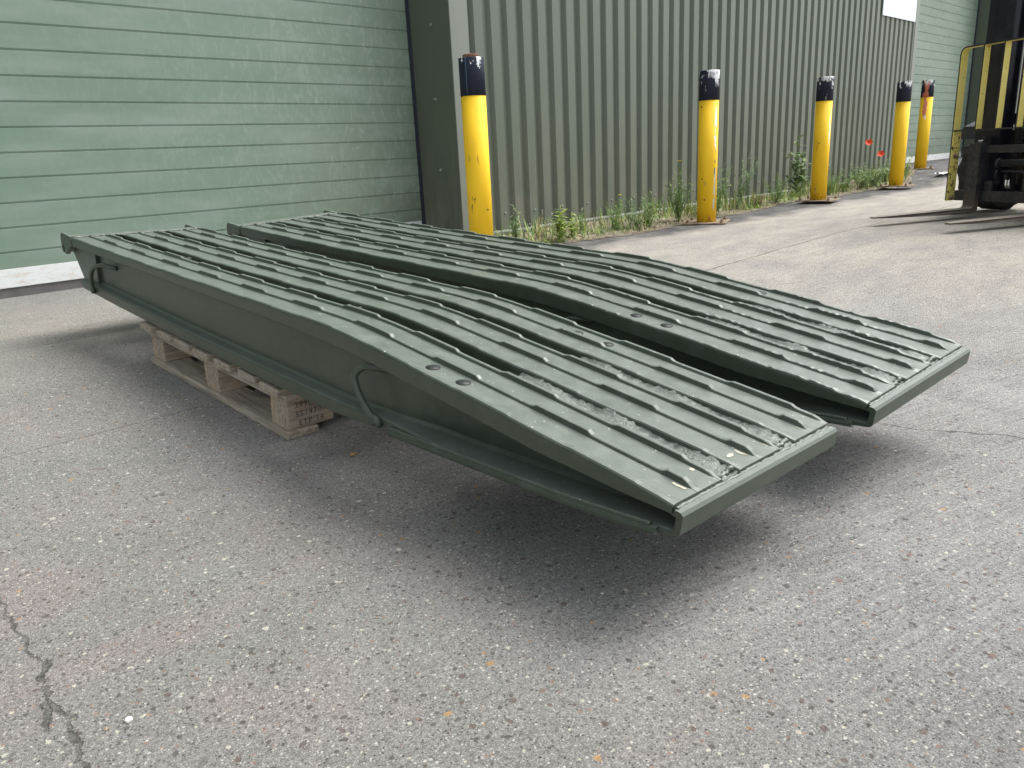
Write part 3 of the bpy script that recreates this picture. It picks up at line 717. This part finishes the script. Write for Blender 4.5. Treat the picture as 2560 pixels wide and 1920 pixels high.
def cat(name, boxes, mat, bevel=.002, extra=None):
    m_ = MB()
    for b_ in boxes: m_.box(*b_)
    if extra: extra(m_)
    return m_.build(name, mat, fk, bevel=bevel)
SC = -.33
for s0 in (.072, -.62):
    m_ = MB(); hw = .054
    pr = [(-.040, .572), (0, .572), (0, .10), (.010, .085), (.030, .078), (.80, .073), (.93, .070), (.93, .060), (.5, .048), (.02, .036), (-.015, .040), (-.036, .060), (-.040, .09)]
    n_ = len(pr)
    vs_ = []
    for sx in (-1, 1):
        for (y_, z_) in pr:
            w2 = hw*(.45 if y_ > .92 else 1); vs_.append((s0+sx*w2, y_, z_))
    m_.add(vs_, [(i, (i+1) % n_, (i+1) % n_+n_, i+n_) for i in range(n_)]); m_.f += [tuple(range(n_))[::-1], tuple(n_+i for i in range(n_))]; m_.m += [0, 0]; m_.sm += [False, False]
    m_.build('fork', M['fork'], fk)
    m_ = MB(); m_.lathe([(.012, .572), (.012, .583), (.021, .584), (.021, .592), (.0001, .593)], (s0-.03, -.02, 0), n=12); m_.build('fork_pin', M['chrome'], fk)
# carriage
cat('carriage_bar', [(SC-.60, .252, -.075, -.042, .128, .208)], M['fblack'])
cat('carriage_bar', [(SC-.60, .235, -.075, -.042, .495, .550)], M['fblack'])
for bx_ in [(SC-.42, SC-.385, -.14, -.076, .13, .62), (SC+.385, SC+.42, -.14, -.076, .13, .62), (SC-.02, SC+.02, -.12, -.076, .21, .49)]: cat('carriage_upright', [bx_], M['fblack'])
m_ = MB(); m_.tube([(SC-.35, -.10, .415), (-.085, -.10, .415)], .027, 14); m_.tube([(-.085, -.10, .415), (-.058, -.10, .415)], .036, 14); m_.build('side_shift_cylinder', M['fblack'], fk)
m_ = MB()
m_.tube([(-.12, -.085, .355), (-.2, -.08, .358), (-.30, -.08, .352), (-.36, -.09, .32), (-.38, -.1, .26), (-.37, -.1, .215)], .009, 8); m_.tube([(-.13, -.11, .33), (-.13, -.12, .24)], .009, 8)
m_.tube([(-.07, -.09, .37), (-.05, -.1, .32), (-.05, -.12, .23)], .008, 8); m_.build('hydraulic_hose', M['fblack'], fk)
for dx in (-.165, -.19):
    m_ = MB(); m_.tube([(dx-.006, -.085, .230), (dx, -.085, .262), (dx+.004, -.085, .290)], [.0075, .0095, .007], 8); m_.build('hose_fitting', M['chrome'], fk)
m_ = MB(); m_.lathe([(.0001, 0), (.02, 0), (.022, .006), (.022, .02)], (0, 0, 0), 1, 14); o_ = m_.build('carriage_roller', M['fmast'], fk); o_.location = (-.035, -.07, .245)
cat('roller_bracket', [(-.07, -.005, -.078, -.052, .205, .285)], M['fblack'], .004)
# load backrest: outer hoop of flat bar, rungs
M2 = [M['fyel'], M['fblack']]
def flat(m_, x0, x1, y0, y1, z0, z1):
    v_ = [(x_, y_, z_) for z_ in (z0, z1) for y_ in (y0, y1) for x_ in (x0, x1)]
    b_ = m_.add(v_, []); F = [((0, 2, 3, 1), 1), ((4, 5, 7, 6), 1), ((0, 1, 5, 4), 0), ((2, 6, 7, 3), 1), ((0, 4, 6, 2), 0), ((1, 3, 7, 5), 1)]
    for f_, mi in F: m_.f.append(tuple(i+b_ for i in f_)); m_.m.append(mi); m_.sm.append(False)
XL, XR = .298, SC*2-.298
m_ = MB(); cr = .055; ztop = 1.292; yb, yf = -.066, .004
path = [(XL, .13), (XL, .4), (XL, .67), (XL, ztop-cr)]+[(XL-cr+cr*math.cos(t_), ztop-cr+cr*math.sin(t_)) for t_ in [R_(15*i) for i in range(1, 7)]]+[(XR+cr-cr*math.sin(t_), ztop-cr+cr*math.cos(t_)) for t_ in [R_(15*i) for i in range(0, 7)]]+[(XR, .67), (XR, .13)]
th = .011; n_ = len(path); vs_ = []
for i, (a_, b_) in enumerate(path):
    p0 = Vector(path[max(i-1, 0)]); p1 = Vector(path[min(i+1, n_-1)]); t_ = (p1-p0).normalized(); nn_ = Vector((t_[1], -t_[0])) * -1
    ia, ib = a_+nn_[0]*th, b_+nn_[1]*th
    vs_ += [(a_, yf, b_), (ia, yf, ib), (ia, yb, ib), (a_, yb, b_)]
b0 = m_.add(vs_, [])
for i in range(n_-1):
    for k in range(4):
        m_.f.append((b0+i*4+k, b0+i*4+(k+1) % 4, b0+(i+1)*4+(k+1) % 4, b0+(i+1)*4+k)); m_.m.append(1 if k in (0, 3) else 0); m_.sm.append(False)
m_.f += [(b0, b0+1, b0+2, b0+3), (b0+(n_-1)*4, b0+(n_-1)*4+3, b0+(n_-1)*4+2, b0+(n_-1)*4+1)]; m_.m += [1, 1]; m_.sm += [False, False]
hoop = m_.build('backrest_hoop', M2, fk, bevel=0)
m_ = MB(); flat(m_, XR+th, XL-th, -.05, .002, .664, .676); m_.build('backrest_rail', M['fblack'], fk)
for k in range(6):
    xx = .090-.174*k; m_ = MB(); flat(m_, xx-.006, xx+.006, -.058, .0, .676, ztop-th); m_.build('backrest_bar', M2, fk)
# lower legs of the backrest: wider faces bolted to the carriage, slightly raked
for sgn, x_ in ((1, XL), (-1, XR)):
    m_ = MB(); a_ = x_-.002*sgn
    m_.prism([(.002, .665), (-.078, .66), (-.078, .125), (.004, .125)], 0, min(a_-.013*sgn, a_-.004*sgn), max(a_-.013*sgn, a_-.004*sgn)); m_.build('backrest_leg', M['fyel'], fk, bevel=.001)
    for z_ in (.145, .48):
        m_ = MB(); m_.lathe([(.0001, -.013), (.016, -.011), (.018, 0)], (a_-.013*sgn, -.035, z_), 0, 12); m_.build('leg_bolt', M['boltn'], fk)
# mast: nested channels, crossheads, cylinder, chains
def chan(s0, s1, y0, y1, z0, z1, name='mast_rail'):
    m_ = MB(); m_.box(s0, s1, y0, y0+.014, z0, z1); m_.box(s0, s1, y1-.014, y1, z0, z1)
    c_ = (s0+s1)/2; m_.box(c_-.009, c_+.009, y0+.014, y1-.014, z0, z1); return m_.build(name, M['fmast'], fk, bevel=.001)
for sg_ in (1, -1):
    def XX(a_, b_): return tuple(sorted((SC+sg_*a_, SC+sg_*b_)))
    a_ = XX(.50, .575); chan(a_[0], a_[1], -.33, -.18, .12, 2.05)
    a_ = XX(.415, .49); chan(a_[0], a_[1], -.31, -.17, .15, 2.10)
    a_ = XX(.335, .405); chan(a_[0], a_[1], -.29, -.16, .18, 2.10)
    m_ = MB(); m_.tube([(SC+sg_*.27, -.27, .2), (SC+sg_*.27, -.27, 1.95)], .030, 12); m_.build('lift_cylinder', M['fblack'], fk)
    m_ = MB()
    for i in range(60): m_.box(SC+sg_*.20-.012, SC+sg_*.20+.012, -.235, -.225, .45+i*.027, .45+i*.027+.018)
    m_.build('lift_chain', M['fmast'], fk)
for bx_ in [(SC-.57, SC+.57, -.36, -.332, 1.97, 2.07), (SC-.57, SC+.57, -.36, -.332, .70, .78), (SC-.57, SC+.57, -.36, -.332, .14, .24)]: cat('mast_crossbar', [bx_], M['fmast'])
cat('dash_guard', [(SC-.45, SC+.45, -.62, -.60, .25, 1.02)], M['fblack'])
m_ = MB(); m_.tube([(SC+.10, -.20, .6), (SC+.10, -.20, 1.9)], .010, 8); m_.tube([(SC+.05, -.20, .6), (SC+.05, -.20, 1.9)], .010, 8); m_.build('mast_hose', M['fblack'], fk)
# wheels
def wheel(cx, cy, r, wd, name='front_wheel'):
    p_ = empty(name, (cx, cy, r), parent=fk)
    m_ = MB(); n_ = 44; vs_ = []; pr = [(r*.62, -wd/2), (r*.9, -wd/2), (r*.97, -wd*.44), (r*.97, wd*.44), (r*.9, wd/2), (r*.62, wd/2)]
    for k in range(n_):
        a = 2*math.pi*k/n_; lug = 1 if k % 4 < 2 else .945
        for i, (rr, hh) in enumerate(pr):
            q_ = rr*(lug if i in (1, 2, 3, 4) else 1); vs_.append((hh, q_*math.cos(a), q_*math.sin(a)))
    m_.add(vs_, [(k*6+i, ((k+1) % n_)*6+i, ((k+1) % n_)*6+(i+1) % 6, k*6+(i+1) % 6) for k in range(n_) for i in range(6)])
    m_.build('tyre', M['tyre'], p_)
    m_ = MB(); m_.lathe([(.0001, wd*.25), (r*.25, wd*.27), (r*.3, wd*.12), (r*.55, wd*.15), (r*.62, wd*.4), (r*.62, -wd*.4), (.0001, -wd*.4)], (0, 0, 0), 0, 28); m_.build('rim', M['fblack'], p_)
for sg_ in (1, -1): wheel(SC+sg_*.70, -.62, .335, .26)
for sg_ in (1, -1): wheel(SC+sg_*.46, -2.1, .27, .2, 'rear_wheel')
for sg_ in (1, -1):
    m_ = MB(); x0, x1 = sorted((SC+sg_*.50, SC+sg_*.80))
    m_.prism([(-.25, .60), (-.30, .70), (-.45, .755), (-.85, .755), (-1.0, .66), (-1.02, .60), (-.98, .60), (-.84, .70), (-.46, .70), (-.33, .655), (-.29, .60)], 0, x0, x1); m_.build('mudguard', M['fblack'], fk)
cat('body', [(SC-.48, SC+.48, -2.1, -.63, .25, .86), (SC-.30, SC+.30, -1.7, -1.0, .86, 1.02)], M['fyel'], .02)
m_ = MB(); m_.prism([(-2.0, .16), (-2.55, .25), (-2.62, .5), (-2.55, .95), (-1.95, 1.0)], 0, SC-.5, SC+.5); m_.build('counterweight', M['fyel'], fk, bevel=.02)
m_ = MB()
for sg_ in (1, -1): m_.tube([(SC+sg_*.44, -.68, .86), (SC+sg_*.42, -.85, 2.08), (SC+sg_*.42, -1.9, 2.10), (SC+sg_*.44, -2.1, .95)], .028, 8)
for k in range(6): m_.box(SC-.42, SC+.42, -.9-.19*k, -.86-.19*k, 2.07, 2.10)
m_.build('overhead_guard', M['fblack'], fk)
m_ = MB(); m_.box(SC-.24, SC+.24, -1.62, -1.15, 1.02, 1.14); m_.box(SC-.24, SC+.24, -1.70, -1.60, 1.14, 1.6); m_.build('seat', M['fblack'], fk, bevel=.03)

# ------------------------------------------------------------------ weeds
def leaf(m_, base, dirv, L, wd, droop, mi=0, curl=.0):
    d_ = Vector(dirv).normalized(); side = d_.cross(Vector((0, 0, 1)))
    if side.length < 1e-3: side = Vector((1, 0, 0))
    side.normalize(); b_ = Vector(base)
    p1 = b_+d_*L*.45+Vector((0, 0, -droop*.25*L)); p2 = b_+d_*L+Vector((0, 0, -droop*L))
    m_.add([b_-side*wd*.25, b_+side*wd*.25, p1+side*wd*.5, p2, p1-side*wd*.5], [(0, 1, 2, 4), (4, 2, 3)], mi)
def weed(name, X, Y, H, label, seed, nst=3, lw=.008, ll=.07, spread=.10, mat='leaf', dens=26, fl=None, lean=0., flm='yellowfl', nfl=1):
    lw *= 1.35; ll *= 1.35; nst = nst+3; spread *= 1.6
    r = random.Random(seed); z0 = zg(X, Y)+.012
    root = tag(empty(name, (X, Y, z0)), label, 'weed', 'weeds growing along the foot of the wall')
    st = MB(); fo = MB(); tips = []
    for k in range(nst):
        a = r.uniform(0, 6.28); h = H*(1 if k == 0 else r.uniform(.5, .92)); sp = spread*r.uniform(.3, 1)*(0.25 if k == 0 else 1)
        top = Vector((math.cos(a)*sp+lean, math.sin(a)*sp, h)); mid = top*.5+Vector((r.uniform(-.01, .01)-lean*.2, r.uniform(-.01, .01), h*.06))
        b0 = Vector((r.uniform(-.02, .02), r.uniform(-.02, .02), -.012))
        pts = []
        for i in range(7):
            t = i/6; pts.append((1-t)**2*b0+2*t*(1-t)*mid+t*t*top)
        st.tube(pts, [.0030*(1-.65*i/6) for i in range(7)], 4); tips.append(top)
        n_ = int(dens*h/H)
        def along(f_, n__, l0, tmin=.05):
            for j in range(n__):
                t = r.uniform(tmin, 1); p_ = f_(t); aa = j*2.4+r.uniform(-.5, .5)
                leaf(fo, p_, (math.cos(aa), math.sin(aa), r.uniform(-.1, 1.0)), l0*(1.15-.6*t)*r.uniform(.6, 1.25), lw*r.uniform(.7, 1.3), r.uniform(0, .5), 0)
        fm = lambda t: (1-t)**2*b0+2*t*(1-t)*mid+t*t*top
        along(fm, n_, ll)
        for q_ in range(3):
            tb = r.uniform(.1, .65); pb = fm(tb); ab = r.uniform(0, 6.28); Lb = h*r.uniform(.22, .42)
            pe = pb+Vector((math.cos(ab)*Lb*.55, math.sin(ab)*Lb*.55, Lb*.8)); pm = (pb+pe)*.5+Vector((math.cos(ab), math.sin(ab), -.5))*Lb*.12
            fb = lambda t, pb=pb, pe=pe, pm=pm: (1-t)**2*pb+2*t*(1-t)*pm+t*t*pe
            st.tube([fb(i/4) for i in range(5)], [.0016*(1-.5*i/4) for i in range(5)], 4); along(fb, max(4, n_//4), ll*.75)
    st.build('stem', M[mat], root); fo.build('foliage', M[mat], root, recalc=False)
    if fl:
        for i in range(min(nfl, len(tips))):
            m_ = MB(); c_ = tips[i]
            for j in range(7):
                a = j*.9; leaf(m_, c_, (math.cos(a), math.sin(a), .55), fl, fl*.75, .1)
            m_.build('flower', M[flm], root, recalc=False)
    return root
weed('weed', 4.27, 4.32, .28, 'feathery green weed nearest the corner, just past the first bollard', 1, 3, .006, .06, .06, 'leaf2', 26)
weed('seedling_weed', 4.45, 4.22, .22, 'thin weed with white fluffy seed heads near the corner', 2, 4, .004, .03, .08, 'straw', 8, .012, 0, 'white', 4)
weed('weed', 4.40, 3.98, .27, 'tall lime green shoot at the front edge of the planting strip', 3, 2, .016, .10, .05, 'lime', 14, lean=.05)
weed('weed', 4.62, 4.03, .19, 'short lime green weed behind the lime green shoot', 4, 3, .010, .05, .05, 'lime', 14)
weed('weed', 4.95, 4.20, .20, 'small pale weed with white flowers left of the yellow flowered one', 5, 3, .006, .035, .05, 'leaf2', 12, .010, 0, 'white', 3)
weed('flowering_weed', 5.14, 4.00, .29, 'wiry weed topped by one small yellow flower, first to bloom from the corner', 6, 4, .006, .055, .09, 'leaf', 24, .022)
weed('weed', 5.36, 3.98, .31, 'spreading wiry weed left of the second bollard', 7, 6, .005, .055, .13, 'leaf2', 24)
weed('weed', 5.50, 3.95, .34, 'taller wiry weed nearer the second bollard, bushy at its foot', 8, 6, .005, .06, .13, 'leaf', 26)
weed('seedling_weed', 5.72, 4.10, .20, 'dry weed with white seed heads close to the second bollard', 9, 3, .004, .03, .06, 'straw', 8, .010, 0, 'white', 3)
weed('flowering_weed', 6.02, 3.98, .52, 'tall dense weed with yellow flower rising behind the second bollard on its left', 10, 9, .006, .06, .10, 'leaf', 34, .028)
weed('weed', 6.72, 4.05, .50, 'bushy weed right behind the second bollard on its right side', 11, 9, .006, .07, .14, 'leaf', 30)
weed('weed', 6.50, 3.96, .26, 'low bright green clump at the right foot of the second bollard', 12, 9, .008, .06, .12, 'lime', 22)
weed('weed', 7.20, 4.08, .58, 'spindly leaning weed midway between second and third bollards', 13, 3, .007, .06, .06, 'leaf2', 30, lean=.30)
weed('weed', 7.55, 4.05, .16, 'low reddish weed between second and third bollards', 14, 6, .006, .045, .10, 'reddish', 16)
weed('weed', 8.15, 4.15, .33, 'fine feathery weed left of the third bollard', 15, 7, .005, .06, .12, 'leaf', 26)
weed('broadleaf_weed', 9.00, 4.32, .72, 'tall broad leaved weed against the wall, just left of the third bollard', 16, 2, .030, .16, .04, 'leaf2', 22)
weed('weed', 9.35, 4.08, .36, 'wispy weed directly right of the third bollard', 17, 6, .006, .06, .12, 'leaf', 26)
weed('weed', 9.85, 4.12, .30, 'low leafy weed between third bollard and the poppies', 18, 7, .008, .07, .15, 'leaf', 24)
weed('weed', 10.45, 4.15, .36, 'thick green weed under the poppies', 19, 10, .007, .08, .18, 'leaf', 26)
weed('weed', 10.95, 4.18, .34, 'bushy weed left of the fourth bollard with pale lower leaves', 20, 10, .008, .08, .18, 'leaf2', 26)
weed('weed', 11.45, 4.22, .30, 'green weed behind the fourth bollard', 22, 8, .007, .07, .16, 'leaf', 24)
weed('weed', 12.05, 4.20, .30, 'last low weed between fourth and farthest bollards', 21, 9, .007, .07, .16, 'lime', 24)
for (X, Y, H, lab, sd_) in ((10.72, 4.2, .57, 'red poppy standing higher, against the ribbed wall', 31), (11.15, 4.2, .40, 'lower red poppy just left of the fourth bollard', 32)):
    r = random.Random(sd_); root = tag(empty('poppy', (X, Y, zg(X, Y)+.01)), lab, 'poppy', 'two red poppies by the wall')
    m_ = MB(); pts = [(0, 0, -.01), (.01, .005, H*.35), (-.005, 0, H*.7), (.01, 0, H)]; m_.tube(pts, .002, 5)
    for j in range(14): leaf(m_, (0, 0, r.uniform(.02, H*.5)), (math.cos(j*2.4), math.sin(j*2.4), .6), .07, .010, .3)
    m_.build('stem', M['leaf'], root)
    m_ = MB(); c_ = Vector((.01, 0, H))
    for j in range(5):
        a = j*1.2566; tilt = Matrix.Rotation(R_(55), 3, Vector((.37, -.93, 0)))
        vs_ = [c_]+[c_+tilt @ Vector((math.cos(a+t_)*ra, math.sin(a+t_)*ra, .006+ra*.35)) for t_, ra in ((-.75, .036), (-.35, .046), (0, .049), (.35, .045), (.75, .035))]
        m_.add(vs_, [(0, 1, 2), (0, 2, 3), (0, 3, 4), (0, 4, 5)])
    m_.build('petals', M['poppy'], root, recalc=False)
# ground cover in the strip (uncountable)
mb = MB(); r = random.Random(99)
for i in range(9000):
    X = 4.0+(12.5-4.0)*(r.random()**1.35); f0 = 3.96+.10*math.sin(X*.9)+.05*math.sin(X*3.1+1)+(max(0, X-11)*.2)
    Y = f0+(4.72-f0)*r.random()**1.2
    cl = math.sin(X*5.3+Y*3)+math.sin(X*2.1-Y*7+1)+r.uniform(-1, 1)
    mi = 2 if cl > 1.0 else (1 if cl > .3 else 0)
    a = r.uniform(0, 6.28); L = r.uniform(.015, .055)*(1.6 if mi else 1)
    leaf(mb, (X, Y, zg(X, Y)+.012), (math.cos(a), math.sin(a), r.uniform(.1, 1.6)), L, r.uniform(.003, .010), r.uniform(-.2, .4), mi)
for i in range(3400):
    X = r.choice((r.uniform(9.0, 12.4), r.uniform(9.0, 12.4), r.uniform(5.8, 9), r.uniform(4.1, 9)))
    cl = math.sin(X*6.1)+math.sin(X*2.7+1.3)
    if cl < -.2+r.uniform(-.6, .6): continue
    f0 = 4.0+.10*math.sin(X*.9)+.05*math.sin(X*3.1+1)+(max(0, X-11)*.2); Y = f0+(4.62-f0)*r.random()
    Hh = r.uniform(.06, .24)*(.55+.45*min(1, max(0, cl))); a = r.uniform(0, 6.28); k_ = r.uniform(.05, .5)
    leaf(mb, (X, Y, zg(X, Y)+.008), (math.cos(a)*k_, math.sin(a)*k_, 1), Hh, r.uniform(.006, .012), r.uniform(0, .12), r.choice((0, 1, 1, 2, 2)))
tag(mb.build('ground_cover', [M['straw'], M['leaf2'], M['lime']], None, recalc=False), 'dry straw, moss and low green growth carpeting the strip at the wall foot', 'ground cover', None, 'stuff')

# ------------------------------------------------------------------ loose bits
def stone(X, Y, s, seed, name, mat, label, cat_, squash=.6):
    r = random.Random(seed); bm = bmesh.new(); bmesh.ops.create_icosphere(bm, subdivisions=2, radius=s)
    for v_ in bm.verts:
        v_.co *= r.uniform(.8, 1.12); v_.co.z *= squash
    me = bpy.data.meshes.new(name); bm.to_mesh(me); bm.free(); me.materials.append(mat)
    o_ = bpy.data.objects.new(name, me); COL.objects.link(o_); o_.location = (X, Y, zg(X, Y)+s*squash*.75); return tag(o_, label, cat_)
stone(.237, 1.093, .0058, 1, 'pebble', mat_plain('white_pebble', (.72, .70, .65), .7, .1), 'small white pebble lying alone at lower left of the yard', 'pebble')
M['deadleaf'] = mat_plain('dead_leaf', (.42, .25, .08), .7, .3, 30)
m_ = MB(); r = random.Random(4); n_ = 9
ring = [(.016*math.cos(k*2*math.pi/n_)*r.uniform(.6, 1.15), .009*math.sin(k*2*math.pi/n_)*r.uniform(.7, 1.2), .003+.005*r.random()) for k in range(n_)]
m_.add([(0, 0, .002)]+ring, [(0, k+1, (k+1) % n_+1) for k in range(n_)]); o_ = m_.build('fallen_leaf', M['deadleaf'], None, recalc=False); o_.location = (1.039, 1.711, zg(1.039, 1.711)+.002); o_.rotation_euler = (0, 0, .6)
tag(o_, 'curled orange brown leaf on the concrete below the nearer ramp', 'leaf')
m_ = MB(); r = random.Random(8); k_ = 9
vs_ = [((i/k_-.5)*.34+r.uniform(-.01, .01), (j/k_-.5)*.22+r.uniform(-.01, .01), .012+r.uniform(0, .03)) for i in range(k_+1) for j in range(k_+1)]
m_.add(vs_, [(i*(k_+1)+j, (i+1)*(k_+1)+j, (i+1)*(k_+1)+j+1, i*(k_+1)+j+1) for i in range(k_) for j in range(k_) if r.random() > .12])
o_ = m_.build('crumpled_wrapper', mat_plain('white_film', (.62, .63, .62), .5, .3, 30), None, recalc=False); o_.location = (12.02, 3.62, zg(12.02, 3.62)+.005)
tag(o_, 'crumpled pale wrapper on the ground between forklift and farthest bollard', 'litter')
# loose grit scattered over the slab (uncountable)
mb = MB(); r = random.Random(77)
for i in range(2600):
    t = r.random(); X = -.2+r.random()**1.2*5.5; Y = .0+r.random()*3.4
    if X*X+Y*Y < .25: continue
    s = r.uniform(.0008, .0026)*(1.5 if r.random() > .93 else 1); z0 = zg(X, Y); a = r.uniform(0, 6.28)
    c_, s_ = math.cos(a)*s, math.sin(a)*s
    mb.add([(X+c_, Y+s_, z0+.0002), (X-s_*.7, Y+c_*.7, z0+.0002), (X-c_, Y-s_, z0+.0002), (X+s_*.7, Y-c_*.7, z0+.0002), (X, Y, z0+s*.8)], [(0, 1, 4), (1, 2, 4), (2, 3, 4), (3, 0, 4)], r.choice((0, 0, 1, 2)))
tag(mb.build('loose_grit', [mat_plain('grit_pale', (.6, .58, .52), .8), mat_plain('grit_dark', (.10, .09, .085), .8), mat_plain('grit_tan', (.45, .30, .16), .8)], None, recalc=False), 'tiny loose stone chips scattered over the concrete yard', 'grit', None, 'stuff')
